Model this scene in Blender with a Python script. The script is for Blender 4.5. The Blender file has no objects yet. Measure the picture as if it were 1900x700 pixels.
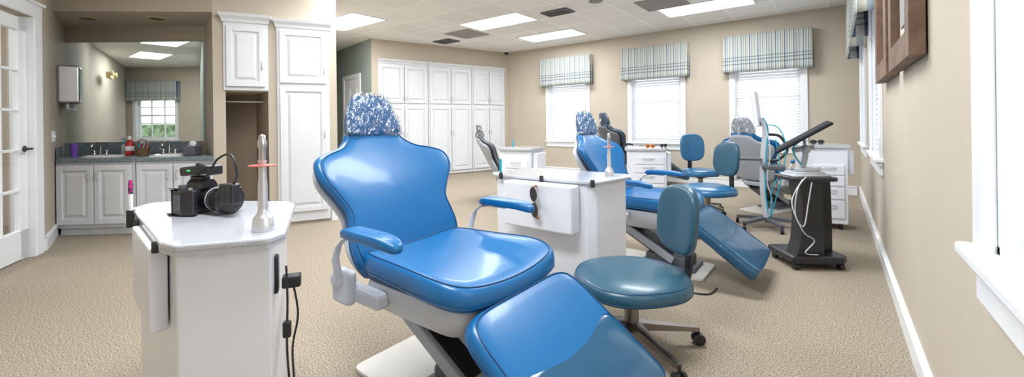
import bpy,bmesh,math,random
from mathutils import Vector,Matrix,Euler
random.seed(4)
YAW=37.74
C,S=math.cos(math.radians(YAW)),math.sin(math.radians(YAW))
def W(x,d): return (C*x-S*d,S*x+C*d)
sc=bpy.context.scene
try: sc.view_settings.view_transform='Standard'
except Exception: pass
# ---------------------------------------------------------------- materials
def mat(name,col,rough=.5,metal=0,coat=0,n2=None,bump=None,emis=0,trans=0,ecol=None,alpha=1):
    m=bpy.data.materials.new(name); m.use_nodes=True
    nt=m.node_tree; N=nt.nodes; L=nt.links; b=N['Principled BSDF']
    c=(*col,1)
    b.inputs['Base Color'].default_value=c
    b.inputs['Roughness'].default_value=rough; b.inputs['Metallic'].default_value=metal
    b.inputs['Coat Weight'].default_value=coat; b.inputs['Coat Roughness'].default_value=.08
    b.inputs['Transmission Weight'].default_value=trans
    b.inputs['Alpha'].default_value=alpha
    if emis:
        b.inputs['Emission Color'].default_value=(*(ecol or col),1); b.inputs['Emission Strength'].default_value=emis
    tc=N.new('ShaderNodeTexCoord')
    s,c2,lo,hi=n2 if n2 else (3,tuple(x*.97 for x in col),.4,.6)
    nz=N.new('ShaderNodeTexNoise'); nz.inputs['Scale'].default_value=s; nz.inputs['Detail'].default_value=3
    L.new(tc.outputs['Object'],nz.inputs['Vector'])
    r=N.new('ShaderNodeValToRGB'); r.color_ramp.elements[0].position=lo; r.color_ramp.elements[1].position=hi
    r.color_ramp.elements[0].color=c; r.color_ramp.elements[1].color=(*c2,1)
    L.new(nz.outputs['Fac'],r.inputs['Fac']); L.new(r.outputs['Color'],b.inputs['Base Color'])
    if bump:
        nb=N.new('ShaderNodeTexNoise'); nb.inputs['Scale'].default_value=bump[0]; nb.inputs['Detail'].default_value=4
        L.new(tc.outputs['Object'],nb.inputs['Vector'])
        bp=N.new('ShaderNodeBump'); bp.inputs['Strength'].default_value=bump[1]; bp.inputs['Distance'].default_value=bump[2]
        L.new(nb.outputs['Fac'],bp.inputs['Height']); L.new(bp.outputs['Normal'],b.inputs['Normal'])
    return m
M={}
M['wall']=mat('beige_paint',(.52,.46,.378),.75,bump=(150,.05,.002))
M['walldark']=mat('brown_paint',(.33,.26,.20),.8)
M['wallpaper']=mat('green_grey_wallpaper',(.33,.38,.35),.8,n2=(40,(.26,.31,.29),.4,.6))
M['white']=mat('white_trim',(.83,.85,.88),.35)
M['cab']=mat('white_cabinet',(.71,.73,.77),.4)
M['blue']=mat('blue_vinyl',(.003,.125,.34),.34,coat=.12,bump=(420,.06,.001))
M['bluecover']=mat('blue_vinyl_under_plastic',(.012,.085,.175),.25,coat=.4,bump=(14,.25,.01))
M['seam']=mat('dark_blue_piping',(.003,.06,.18),.4)
M['navy']=mat('navy_vinyl',(.04,.06,.09),.35,coat=.2)
M['teal']=mat('slate_teal_vinyl',(.018,.085,.14),.36,coat=.15,bump=(420,.06,.001))
M['stoolblue']=mat('stool_blue_vinyl',(.02,.14,.30),.33,coat=.2)
M['grey']=mat('grey_plastic',(.40,.43,.48),.4)
M['lgrey']=mat('light_grey_plastic',(.56,.59,.64),.4)
M['dgrey']=mat('dark_grey_plastic',(.10,.11,.13),.45)
M['black']=mat('black_plastic',(.018,.018,.021),.35)
M['rubber']=mat('black_rubber',(.02,.02,.02),.7)
M['laminate']=mat('white_laminate',(.82,.85,.93),.3,coat=.15)
M['granite']=mat('grey_speckled_laminate',(.54,.56,.61),.15,coat=.4,n2=(320,(.42,.44,.49),.5,.56))
M['counter']=mat('slate_speckled_counter',(.13,.17,.19),.3,coat=.2,n2=(90,(.30,.36,.38),.5,.62))
M['chrome']=mat('chrome',(.75,.76,.78),.15,1)
M['steel']=mat('brushed_steel',(.60,.61,.63),.3,1)
M['bronze']=mat('bronze_metal',(.28,.25,.23),.28,1)
M['silver']=mat('satin_silver',(.66,.67,.70),.38,.6)
M['porcelain']=mat('porcelain',(.9,.9,.92),.1,coat=.5)
M['redplastic']=mat('muted_red_plastic',(.62,.12,.09),.3)
M['red']=mat('red_liquid',(.50,.03,.03),.15,coat=.5)
M['orange']=mat('orange_plastic',(.85,.25,.03),.3)
M['purple']=mat('purple_plastic',(.22,.10,.50),.35)
M['wicker']=mat('wicker',(.30,.18,.09),.7,n2=(120,(.12,.07,.04),.4,.6),bump=(120,.6,.004))
M['wood']=mat('weathered_brown_wood',(.11,.06,.04),.6,n2=(9,(.20,.125,.085),.35,.7),bump=(40,.4,.004))
M['mat']=mat('cream_linen_backing',(.58,.54,.48),.8)
M['teal2']=mat('turquoise_trim',(.01,.35,.50),.35)
M['screen']=mat('dark_screen',(.015,.018,.022),.7)
M['screen'].node_tree.nodes['Principled BSDF'].inputs['Specular IOR Level'].default_value=.12
M['screengrey']=mat('matte_screen_back',(.35,.40,.45),.3)
M['lens']=mat('lens_glass',(.02,.015,.04),.03,coat=1)
M['led']=mat('green_led',(.05,.9,.2),.4,emis=1)
M['pink']=mat('pink_pattern',(.45,.02,.2),.4,n2=(90,(.03,.03,.05),.45,.5))
M['amber']=mat('amber_lens',(.35,.12,.01),.1,coat=.6)
M['vent']=mat('dark_vent',(.10,.10,.11),.6)
M['ventpanel']=mat('grey_ceiling_panel',(.30,.29,.28),.8)
M['tan']=mat('yellowed_plastic',(.75,.62,.32),.4)
M['hedge']=mat('hedge_leaves',(.06,.12,.04),.9,n2=(5,(.25,.35,.2),.4,.6),bump=(12,.8,.05))
M['glow']=mat('light_diffuser',(1,1,1),.5,emis=1.8,ecol=(1,1,1))
M['baseplate']=mat('cream_base_plate',(.66,.64,.60),.45)
def glassmat(name,tr,col=(1,1,1),rough=.02,bumps=None):
    m=bpy.data.materials.new(name); m.use_nodes=True; nt=m.node_tree; N=nt.nodes; L=nt.links
    N.remove(N['Principled BSDF']); o=N['Material Output']
    t=N.new('ShaderNodeBsdfTransparent'); g=N.new('ShaderNodeBsdfGlossy'); x=N.new('ShaderNodeMixShader')
    t.inputs['Color'].default_value=(*col,1); g.inputs['Roughness'].default_value=rough
    x.inputs[0].default_value=1-tr
    L.new(t.outputs[0],x.inputs[1]); L.new(g.outputs[0],x.inputs[2]); L.new(x.outputs[0],o.inputs['Surface'])
    if bumps:
        tc=N.new('ShaderNodeTexCoord'); mp=N.new('ShaderNodeMapping'); mp.inputs['Scale'].default_value=(1,1,.45); mp.inputs['Rotation'].default_value=(.4,.3,.2)
        nz=N.new('ShaderNodeTexNoise'); nz.inputs['Scale'].default_value=bumps[0]; nz.inputs['Detail'].default_value=1.5; nz.inputs['Distortion'].default_value=.6
        bp=N.new('ShaderNodeBump'); bp.inputs['Strength'].default_value=1; bp.inputs['Distance'].default_value=bumps[1]
        L.new(tc.outputs['Object'],mp.inputs['Vector']); L.new(mp.outputs[0],nz.inputs['Vector']); L.new(nz.outputs['Fac'],bp.inputs['Height']); L.new(bp.outputs[0],g.inputs['Normal'])
    return m
M['glass']=glassmat('window_glass',.93)
M['mirror']=glassmat('silvered_glass',.95,(.93,.95,.95))  # mostly transparent; the mirror's reflection is modelled behind it
M['wrap']=glassmat('clear_plastic_wrap',.72,(.98,.99,1),.14,(30,.08))
# carpet
def carpet():
    m=mat('berber_carpet',(.44,.37,.30),.95); nt=m.node_tree; N=nt.nodes; L=nt.links; b=N['Principled BSDF']
    b.inputs['Specular IOR Level'].default_value=.1
    tc=N.new('ShaderNodeTexCoord'); 
    n=N.new('ShaderNodeTexNoise'); n.inputs['Scale'].default_value=150; n.inputs['Detail'].default_value=5; n.inputs['Roughness'].default_value=.7
    L.new(tc.outputs['Object'],n.inputs['Vector'])
    r=N.new('ShaderNodeValToRGB'); e=r.color_ramp.elements
    e[0].position=.38; e[0].color=(.12,.095,.07,1); e[1].position=.62; e[1].color=(.54,.475,.39,1)
    k=e.new(.5); k.color=(.325,.275,.215,1)
    L.new(n.outputs['Fac'],r.inputs['Fac']); L.new(r.outputs[0],b.inputs['Base Color'])
    bp=N.new('ShaderNodeBump'); bp.inputs['Strength'].default_value=.15; bp.inputs['Distance'].default_value=.002
    L.new(n.outputs['Fac'],bp.inputs['Height']); L.new(bp.outputs[0],b.inputs['Normal'])
    return m
M['carpet']=carpet()
def ceilmat():
    m=mat('acoustic_tile',(.62,.59,.55),.9); nt=m.node_tree; N=nt.nodes; L=nt.links; b=N['Principled BSDF']
    tc=N.new('ShaderNodeTexCoord'); mp=N.new('ShaderNodeMapping'); mp.inputs['Location'].default_value=(4.95,-4.95,0)
    L.new(tc.outputs['Object'],mp.inputs['Vector'])
    k=N.new('ShaderNodeTexBrick'); k.offset=0; k.inputs['Scale'].default_value=1
    k.inputs['Brick Width'].default_value=.61; k.inputs['Row Height'].default_value=.61
    k.inputs['Mortar Size'].default_value=.016; k.inputs['Mortar Smooth'].default_value=0
    k.inputs['Color1'].default_value=(.84,.83,.81,1); k.inputs['Color2'].default_value=(.93,.92,.90,1)
    k.inputs['Mortar'].default_value=(1,1,1,1)
    L.new(mp.outputs[0],k.inputs['Vector'])
    n=N.new('ShaderNodeTexNoise'); n.inputs['Scale'].default_value=60; n.inputs['Detail'].default_value=4
    L.new(tc.outputs['Object'],n.inputs['Vector'])
    x=N.new('ShaderNodeMixRGB'); x.blend_type='MULTIPLY'; x.inputs[0].default_value=.08
    L.new(k.outputs['Color'],x.inputs[1]); L.new(n.outputs['Fac'],x.inputs[2]); L.new(x.outputs[0],b.inputs['Base Color'])
    return m
M['ceil']=ceilmat()
def fabric():
    m=mat('striped_plaid_fabric',(.6,.65,.6),.9); nt=m.node_tree; N=nt.nodes; L=nt.links; b=N['Principled BSDF']
    tc=N.new('ShaderNodeTexCoord'); sp=N.new('ShaderNodeSeparateXYZ'); L.new(tc.outputs['Object'],sp.inputs[0])
    def ramp(src,scale,stops):
        mu=N.new('ShaderNodeMath'); mu.operation='MULTIPLY'; mu.inputs[1].default_value=scale; L.new(src,mu.inputs[0])
        fr=N.new('ShaderNodeMath'); fr.operation='FRACT'; L.new(mu.outputs[0],fr.inputs[0])
        r=N.new('ShaderNodeValToRGB'); r.color_ramp.interpolation='CONSTANT'; e=r.color_ramp.elements
        e[0].position=0; e[0].color=(*stops[0][1],1); e[1].position=stops[1][0]; e[1].color=(*stops[1][1],1)
        for p,c in stops[2:]:
            k=e.new(p); k.color=(*c,1)
        L.new(fr.outputs[0],r.inputs['Fac']); return r.outputs[0]
    cr=(.56,.56,.50); bl=(.11,.16,.23); gr=(.36,.38,.33); lb=(.30,.37,.42)
    a=ramp(sp.outputs['X'],8.5,[(0,cr),(.14,bl),(.26,cr),(.36,lb),(.5,gr),(.58,cr),(.7,bl),(.76,lb),(.82,cr),(.90,gr)])
    w=(1,1,1); d=(.48,.51,.60)
    z=ramp(sp.outputs['Z'],1.0,[(0,w),(.11,d),(.13,w),(.17,d),(.19,w),(.22,d),(.235,w)])
    x=N.new('ShaderNodeMixRGB'); x.blend_type='MULTIPLY'; x.inputs[0].default_value=1
    L.new(a,x.inputs[1]); L.new(z,x.inputs[2]); L.new(x.outputs[0],b.inputs['Base Color'])
    return m
M['fabric']=fabric()
def blindmat():
    m=bpy.data.materials.new('white_blind_slat'); m.use_nodes=True; nt=m.node_tree; N=nt.nodes; L=nt.links
    b=N['Principled BSDF']; b.inputs['Base Color'].default_value=(.9,.91,.93,1); b.inputs['Roughness'].default_value=.5
    t=N.new('ShaderNodeBsdfTranslucent'); t.inputs['Color'].default_value=(.93,.95,.98,1)
    x=N.new('ShaderNodeMixShader'); x.inputs[0].default_value=.38
    L.new(b.outputs[0],x.inputs[1]); L.new(t.outputs[0],x.inputs[2]); L.new(x.outputs[0],N['Material Output'].inputs['Surface'])
    return m
M['blind']=blindmat()
# ---------------------------------------------------------------- mesh builder
def cat(pts,n=6,closed=True):
    out=[];k=len(pts);pts=[Vector(p) for p in pts]
    rng=range(k) if closed else range(k-1)
    for i in rng:
        if closed: p0,p1,p2,p3=[pts[(i+j)%k] for j in(-1,0,1,2)]
        else: p0,p1,p2,p3=pts[max(i-1,0)],pts[i],pts[i+1],pts[min(i+2,k-1)]
        for j in range(n):
            t=j/n
            out.append(.5*((2*p1)+(p2-p0)*t+(2*p0-5*p1+4*p2-p3)*t*t+(3*p1-p0-3*p2+p3)*t**3))
    if not closed: out.append(pts[-1])
    return out
def selip(a,b,e=4,n=48,c=(0,0)):
    o=[]
    for i in range(n):
        t=2*math.pi*i/n; x,y=math.cos(t),math.sin(t)
        o.append((c[0]+a*math.copysign(abs(x)**(2/e),x),c[1]+b*math.copysign(abs(y)**(2/e),y)))
    return o
class B:
    def __init__(s): s.bm=bmesh.new()
    def add(s,t,X=None,mi=0,sm=None):
        if X is not None: t.transform(X)
        for f in t.faces:
            f.material_index=mi
            if sm is not None: f.smooth=sm
        me=bpy.data.meshes.new('t'); t.to_mesh(me); t.free(); s.bm.from_mesh(me); bpy.data.meshes.remove(me); return s
    def box(s,c,d,bev=0,seg=2,rot=(0,0,0),mi=0):
        t=bmesh.new(); bmesh.ops.create_cube(t,size=1); bmesh.ops.scale(t,vec=d,verts=t.verts)
        if bev: bmesh.ops.bevel(t,geom=t.edges[:],offset=bev,segments=seg,profile=.5,affect='EDGES')
        return s.add(t,Matrix.Translation(c)@Euler(rot).to_matrix().to_4x4(),mi,False)
    def loft(s,rings,mi=0,sm=True,cap=True,closed=True):
        t=bmesh.new(); R=[[t.verts.new(p) for p in r] for r in rings]; n=len(rings[0])
        for a,b in zip(R,R[1:]):
            for i in range(n if closed else n-1):
                j=(i+1)%n; f=t.faces.new((a[i],a[j],b[j],b[i])); f.smooth=sm
        if cap:
            for r in (rings[0],rings[-1]):
                f=t.faces.new([t.verts.new(p) for p in r]); f.smooth=False
        bmesh.ops.recalc_face_normals(t,faces=t.faces[:])
        return s.add(t,None,mi,None)
    def tube(s,pts,r,n=12,mi=0,smooth=0,loop=False):
        if smooth: pts=cat(pts,smooth,False)
        pts=[Vector(p) for p in pts]
        if loop: pts=pts+[pts[0]]
        k=len(pts); rings=[]; up=None
        for i,p in enumerate(pts):
            d=(pts[min(i+1,k-1)]-pts[max(i-1,0)]).normalized()
            if up is None: up=Vector((0,0,1)) if abs(d.z)<.9 else Vector((1,0,0))
            x=d.cross(up).normalized(); up=x.cross(d).normalized()
            rings.append([p+(x*math.cos(a)+up*math.sin(a))*r for a in [2*math.pi*j/n for j in range(n)]])
        return s.loft(rings,mi)
    def lathe(s,prof,c=(0,0,0),n=28,mi=0,X=None,sc=(1,1)):
        rings=[]
        for r,z in prof:
            rg=[Vector((max(r,1e-4)*math.cos(2*math.pi*i/n)*sc[0],max(r,1e-4)*math.sin(2*math.pi*i/n)*sc[1],z)) for i in range(n)]
            if X is not None: rg=[X@v for v in rg]
            rings.append([v+Vector(c) for v in rg])
        return s.loft(rings,mi)
    def prism(s,poly,z0,z1,bev=0,mi=0,X=None):
        t=bmesh.new(); a=[t.verts.new((p[0],p[1],z0)) for p in poly]; b=[t.verts.new((p[0],p[1],z1)) for p in poly]; n=len(poly)
        t.faces.new(a); t.faces.new(b)
        for i in range(n): t.faces.new((a[i],a[(i+1)%n],b[(i+1)%n],b[i]))
        bmesh.ops.recalc_face_normals(t,faces=t.faces[:])
        if bev: bmesh.ops.bevel(t,geom=t.edges[:],offset=bev,segments=2,profile=.5,affect='EDGES')
        return s.add(t,X,mi,False)
    def pad(s,outline,t,fn,c=(0,0),dome=.15,mi=0,seam=None):
        pr=[(.02,-.5),(.5,-.5),(.9,-.5),(.965,-.42),(.99,-.25),(1,0),(.99,.25),(.965,.42),(.91,.5),(.8,.5+dome*.35),(.65,.5+dome*.6),(.5,.5+dome*.8),(.33,.5+dome*.93),(.16,.5+dome),(.02,.5+dome)]
        rings=[[Vector(fn(c[0]+(a-c[0])*k,c[1]+(b-c[1])*k,h*t)) for a,b in outline] for k,h in pr]
        s.loft(rings,mi)
        if seam:
            for k,h in ((.945,.475),(.992,-.22)):
                s.tube([fn(c[0]+(a-c[0])*k,c[1]+(b-c[1])*k,h*t) for a,b in outline],seam,6,1,loop=True)
        return s
    def obj(s,name,mats,parent=None,loc=(0,0,0),rot=(0,0,0),label=None,smooth=False,**kw):
        me=bpy.data.meshes.new(name); s.bm.to_mesh(me); s.bm.free()
        o=bpy.data.objects.new(name,me); sc.collection.objects.link(o)
        for m in (mats if isinstance(mats,(list,tuple)) else [mats]): me.materials.append(M[m] if isinstance(m,str) else m)
        o.parent=parent; o.location=loc; o.rotation_euler=rot
        if label: o['label']=label
        for k,v in kw.items(): o[k]=v
        return o
def T(name,label,category,loc=(0,0,0),rz=0,group=None):
    e=bpy.data.objects.new(name,None); sc.collection.objects.link(e); e.empty_display_size=.1
    e.location=loc if len(loc)==3 else (*loc,0); e.rotation_euler=(0,0,rz); e['label']=label; e['category']=category
    if group: e['group']=group
    return e
def dup(o,loc,rz,label=None,skip=(),swap=None,scl=None,partswap=None):
    def rec(a,par):
        n=a.copy(); sc.collection.objects.link(n)
        if par is not None: n.parent=par
        if swap and n.type=='MESH' and any(m.name in swap for m in n.data.materials):
            n.data=n.data.copy()
            for i,m in enumerate(n.data.materials):
                if m.name in swap: n.data.materials[i]=M[swap[m.name]]
        if partswap:
            for k,mm in partswap.items():
                if a.name.startswith(k): n.data=n.data.copy(); n.data.materials[0]=M[mm]
        for c in list(a.children):
            if not any(c.name.startswith(k) for k in skip): rec(c,n)
        return n
    n=rec(o,None); n.location=loc if len(loc)==3 else (*loc,0); n.rotation_euler=(0,0,rz)
    if scl: n.scale=(scl,)*3
    if label: n['label']=label
    return n
def st(o): o['kind']='structure'; return o
def fr(P0,P1):
    a=Vector(W(*P0)); b=Vector(W(*P1)); d=b-a
    return (a.x,a.y,0),math.atan2(d.y,d.x),d.length
H=2.75
# ---------------------------------------------------------------- shell
st(B().box((-7.8,2.45,-.05),(16.46,10.9,.1)).obj('floor','carpet'))
st(B().box((-7.8,2.45,H+.05),(16.46,10.9,.1)).obj('ceiling','ceil'))
def wallh(name,loc,rz,L,holes=(),th=.15,m='wall',z1=H):
    b=B(); xs=sorted({0,L}|{h[0] for h in holes}|{h[1] for h in holes}); zs=sorted({0,z1}|{h[2] for h in holes}|{h[3] for h in holes})
    for i in range(len(xs)-1):
        for j in range(len(zs)-1):
            cx,cz=(xs[i]+xs[i+1])/2,(zs[j]+zs[j+1])/2
            if any(h[0]<cx<h[1] and h[2]<cz<h[3] for h in holes): continue
            b.box((cx,th/2,cz),(xs[i+1]-xs[i],th,zs[j+1]-zs[j]))
    return st(b.obj(name,m,None,loc,(0,0,rz)))
def wpoly(name,pts,z0=0,z1=H,m='wall'):
    return st(B().prism([W(*p) for p in pts],z0,z1).obj(name,m))
BX=-6.14
wz0,wz1=.70,2.2
bwin=[-4.5,-2.63,-.86]; ww=.92
wallh('wall_back',(BX,7.75,0),0,6.42,[(x-BX-ww/2,x-BX+ww/2,wz0,wz1) for x in bwin])
# right wall frame: local x -> -Y
rwin=[6.6,4.7,.885]; rw=1.0; rz0,rz1=.795,2.35
RW=-math.pi/2
wallh('wall_right',(.28,7.75,0),RW,9.2,[(7.75-y-rw/2,7.75-y+rw/2,rz0,rz1) for y in rwin])
cl,cr,cL=fr((-2.68,8.0),(-.13,9.84))
wallh('wall_cabinet',cl,cr,cL+.2)
wl,wr,wL=fr((-4.75,10.3),(-2.68,8.0))
wallh('wall_passage',wl,wr,wL,m='wallpaper')
wallh('wall_rear',(.28,-1.45,0),math.pi,4.0)
dl,dr,dL=fr((-2.64,.5),(-4.2,3.74))
DO=dL-1.3
wallh('wall_door',dl,dr,dL,[(DO+.25,DO+1.14,0,2.07)])
kl,kr,kL=fr((-4.2,3.74),(-5.28,4.95))
wallh('wall_left',kl,kr,kL,th=.12)
# alcove
wpoly('wall_soffit',[(-4.66,4.25),(-3.11,4.35),(-3.64,4.97),(-5.28,4.95)],2.295,H)
wpoly('wall_alcove_lower',[(-5.28,4.95),(-3.64,4.97),(-3.66,5.0),(-5.3,4.98)],0,.93)
wpoly('wall_alcove_header',[(-5.28,4.95),(-3.64,4.97),(-3.66,5.0),(-5.3,4.98)],2.12,2.4)
wpoly('wall_pier',[(-3.11,4.35),(-3.01,4.396),(-3.515,4.97),(-3.64,4.97)])
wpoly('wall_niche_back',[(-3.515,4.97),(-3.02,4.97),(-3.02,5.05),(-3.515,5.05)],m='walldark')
wpoly('wall_niche_header',[(-3.01,4.396),(-2.657,4.56),(-3.02,4.97),(-3.515,4.97)],1.47,H)
wpoly('wall_divider',[(-2.657,4.56),(-2.03,4.85),(-3.1,6.6),(-3.02,4.97)])
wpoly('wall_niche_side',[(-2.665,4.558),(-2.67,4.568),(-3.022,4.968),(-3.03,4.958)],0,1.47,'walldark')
wpoly('wall_hall',[(-3.1,6.6),(-3.2,6.6),(-4.95,10.3),(-4.75,10.3)])
# stand-in room modelled behind the clear mirror pane to imitate its reflection
wpoly('wall_reflection_left',[(-5.28,4.95),(-8.33,8.3),(-8.45,8.2),(-5.4,4.85)])
wpoly('wall_reflection_side',[(-8.33,8.3),(-10.6,11.5),(-10.7,11.4),(-8.45,8.2)])
wpoly('wall_reflection_right',[(-3.64,5.0),(-8.58,11.5),(-8.45,11.6),(-3.52,5.1)],m='wallpaper')
fl,frr,fL=fr((-10.7,11.5),(-8.45,11.5))
wallh('wall_reflection_far',fl,frr,fL,[(.35,1.45,.75,2.1)],th=.1)
# baseboards
def bb(name,loc,rz,x0,x1,h=.13):
    st(B().box(((x0+x1)/2,-.008,h/2),(x1-x0,.016,h)).box(((x0+x1)/2,-.012,h-.012),(x1-x0,.024,.012)).obj(name,'white',None,loc,(0,0,rz)))
bb('baseboard_right',(.28,7.75,0),RW,0,9.2)
bb('baseboard_back',(BX,7.75,0),0,0.05,6.38)
bb('baseboard_left',kl,kr,.02,.70)
bb('baseboard_door',dl,dr,0,DO+.14)
tl,tr,tL=fr((-3.11,4.35),(-2.03,4.85))
bb('baseboard_pier',tl,tr,0,.09); bb('baseboard_divider',tl,tr,1.12,tL)
# ---------------------------------------------------------------- windows
def window(n,loc,rz,w,z0,z1):
    b=B(); c=.085
    for sx in(-1,1):
        b.box((sx*(w/2+c/2-.01),-.012,(z0+z1)/2),(c,.024,z1-z0+.1),.004)
        b.box((sx*(w/2-.01),.075,(z0+z1)/2),(.02,.15,z1-z0))
        b.box((sx*(w/2-.035),.085,(z0+z1)/2),(.045,.04,z1-z0))
    b.box((0,-.012,z1+c/2-.01),(w+2*c-.02,.024,c),.004)
    b.box((0,.075,z1-.01),(w,.15,.02)); b.box((0,.075,z0+.01),(w,.15,.02))
    b.box((0,.085,z0+.05),(w,.04,.06)); b.box((0,.085,(z0+z1)/2),(w,.04,.04)); b.box((0,.085,z1-.04),(w,.04,.05))
    b.box((0,-.022,z0-.012),(w+.19,.06,.03),.008)      # sill
    b.box((0,-.016,z0-.04),(w+.17,.032,.03),.01)
    b.box((0,-.010,z0-.085),(w+.14,.020,.08),.006)
    o=st(b.obj('window_%d'%n,'white',None,loc,(0,0,rz)))
    B().box((0,.1,(z0+z1)/2),(w-.06,.005,z1-z0-.06)).obj('window_glass','glass',o)
    return o
def blind(loc,rz,w,z0,z1):
    e=T('window_blind','white horizontal slatted blind, lowered and closed in window','window blind',loc,rz,'white window blinds')
    b=B(); z=z0+.05
    while z<z1-.05:
        b.box((0,.03,z),(w-.05,.048,.003),rot=(math.radians(62),0,0)); z+=.046
    b.obj('slats','blind',e)
    B().box((0,.03,z1-.03),(w-.05,.045,.04),.004).obj('headrail','white',e)
    B().box((0,.03,z0+.035),(w-.05,.03,.02),.004).obj('bottom_rail','white',e)
    for x in(-w*.3,w*.3): B().tube([(x,.003,z0+.04),(x,.003,z1-.04)],.002,6).obj('cord','white',e)
def valance(loc,rz,w,z0=1.88,z1=2.47):
    e=T('window_valance','blue, grey and cream striped fabric valance above window','valance',(loc[0],loc[1],z0),rz,'striped window valances')
    h=z1-z0; b=B(); rings=[]; n=90; dp=.15
    for k in range(11):
        t=k/10; z=h*t; rg=[]
        for i in range(n+1):
            u=i/n; tot=w+2*dp; s_=u*tot
            amp=.005*(1-t)+.002
            if s_<dp: p=(-w/2,-s_); q=(amp*math.sin(s_*60),0)
            elif s_<dp+w: p=(-w/2+s_-dp,-dp); q=(0,amp*math.sin(s_*38))
            else: p=(w/2,-dp+(s_-dp-w)); q=(amp*math.sin(s_*60),0)
            fl_=1+.012*(1-t)
            rg.append((p[0]*fl_+q[0],p[1]*fl_+q[1],z+.003*math.sin(s_*19)*(1-t)))
        rings.append(rg)
    b.loft(rings,cap=False,closed=False)
    o=b.obj('valance_fabric','fabric',e); md=o.modifiers.new('s','SOLIDIFY'); md.thickness=.006
    B().box((0,-dp/2,h-.01),(w-.01,dp-.01,.018)).obj('mounting_board','white',e)
n=1
for x in bwin:
    window(n,(x,7.75,0),0,ww,wz0,wz1); blind((x,7.75,0),0,ww,wz0,wz1); valance((x,7.75),0,1.2); n+=1
for y in rwin:
    window(n,(.28,y,0),RW,rw,rz0,rz1)
    if y>2: blind((.28,y,0),RW,rw,rz0,rz1); valance((.28,y),RW,1.25,1.9,2.6)
    n+=1
fx=Vector((math.cos(frr),math.sin(frr))); o0=Vector(fl[:2])+fx*.9  # reflected window, valance and hedge, built behind the mirror pane
window(n,(o0.x,o0.y,0),frr,1.1,.75,2.1)
b=B()
for i in(-1,1): b.box((i*.18,.085,1.42),(.02,.03,1.3))
for z in(.95,1.2,1.65,1.9): b.box((0,.085,z),(1.05,.03,.018))
st(b.obj('trim_1','white',None,(o0.x,o0.y,0),(0,0,frr)))
valance((o0.x,o0.y),frr,1.35,1.82,2.35)
hp=W(-11.3,15.5); 
hd=T('hedge','dense green hedge outside the window','hedge',(hp[0],hp[1],0),frr)
b=B(); b.loft([[(x,y+.1*math.sin(x*3),z) for x,y in selip(4.5-.3*k,.6-.1*k,4,60)] for k,z in enumerate((-.5,.4,.9,1.2))]); b.obj('foliage','hedge',hd)
# door french
def fdoor():
    L0=DO+.25; w=.89
    b=B()
    for x in(L0-.05,L0+w+.055): b.box((x,-.012,1.06),(.11,.026,2.12),.005)
    b.box((L0+w/2,-.012,2.12),(w+.22,.03,.11),.005); b.box((L0+w/2,-.02,2.185),(w+.27,.05,.03),.008)
    b.box((L0+w+.005,.06,1.03),(.02,.15,2.06)); b.box((L0+.0,.06,1.03),(.02,.15,2.06)); 
    st(b.obj('trim_2','white',None,dl,(0,0,dr)))
    b=B(); y=.045; t=.04
    for x in(L0+.065,L0+w-.065): b.box((x,y,1.02),(.11,t,2.03),.003)
    b.box((L0+w/2,y,.13),(w-.02,t,.24),.003); b.box((L0+w/2,y,1.98),(w-.02,t,.11),.003)
    gw=w-.24
    for i in(1,2): b.box((L0+.12+gw*i/3,y,1.08),(.022,.03,1.7),.003)
    for j in range(1,5): b.box((L0+w/2,y,.25+1.675*j/5),(gw,.03,.022),.003)
    d=st(b.obj('door_1','white',None,dl,(0,0,dr)))
    B().box((L0+w/2,y,1.08),(gw+.02,.006,1.7)).obj('door_glass','glass',d)
    b=B(); hx=L0+w-.06
    b.lathe([(.026,-.006),(.026,.004),(.012,.01)],(hx,y-.024,.93),20,X=Matrix.Rotation(math.pi/2,4,'X'))
    b.tube([(hx,y-.02,.93),(hx,y-.065,.93),(hx-.03,y-.07,.93),(hx-.11,y-.065,.925)],.009,10,smooth=4)
    b.obj('door_handle','black',d)
fdoor()
q=fr((-5.0,1.0),(-6.5,4.9))
wallh('wall_hallway',q[0],q[1],q[2],m='wall')
wpoly('wall_hallway_end',[(-5.3,4.75),(-6.6,4.75),(-6.6,4.85),(-5.3,4.85)])
# passage door
b=B(); dx=wL-.95
b.box((dx-.42,-.02,1.02),(.09,.03,2.05)); b.box((dx+.42,-.02,1.02),(.09,.03,2.05)); b.box((dx,-.02,2.09),(.93,.03,.09))
st(b.obj('trim_3','white',None,wl,(0,0,wr)))
b=B(); b.box((dx,-.012,1.02),(.74,.02,2.04)); 
for z,h in((.55,.75),(1.45,.8)):
    for sx in(-.17,.17): b.box((dx+sx,-.025,z),(.24,.012,h),.004)
st(b.obj('door_2','white',None,wl,(0,0,wr)))
# ---------------------------------------------------------------- cabinetry
def rdoor(parent,x,z,w,h,y=0,handle=None,mt='cab'):
    b=B(); t=.02; f=.055
    b.box((0,-t/2+.004,0),(w,t-.008,h))
    b.box((-(w-f)/2,-t-.0,0),(f,.020,h),.004); b.box(((w-f)/2,-t,0),(f,.020,h),.004)
    b.box((0,-t,(h-f)/2),(w-2*f,.020,f),.004); b.box((0,-t,-(h-f)/2),(w-2*f,.020,f),.004)
    iw,ih=w-2*f-.026,h-2*f-.026
    if iw>.03:
        r=[]
        for k,yy in((1,-.008),(0,-.028)):
            e=0 if k else .032
            r.append([(-iw/2+e,yy,-ih/2+e),(iw/2-e,yy,-ih/2+e),(iw/2-e,yy,ih/2-e),(-iw/2+e,yy,ih/2-e)])
        b.loft(r,sm=False)
    o=b.obj('door',mt,parent,(x,y,z))
    if handle:
        hx,hz=handle; b=B()
        b.tube([(hx,-.024,hz-.045),(hx,-.05,hz-.04),(hx,-.055,hz),(hx,-.05,hz+.04),(hx,-.024,hz+.045)],.005,8,smooth=4)
        b.obj('handle','steel',o,label='brushed metal bow handle')
    return o
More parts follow.
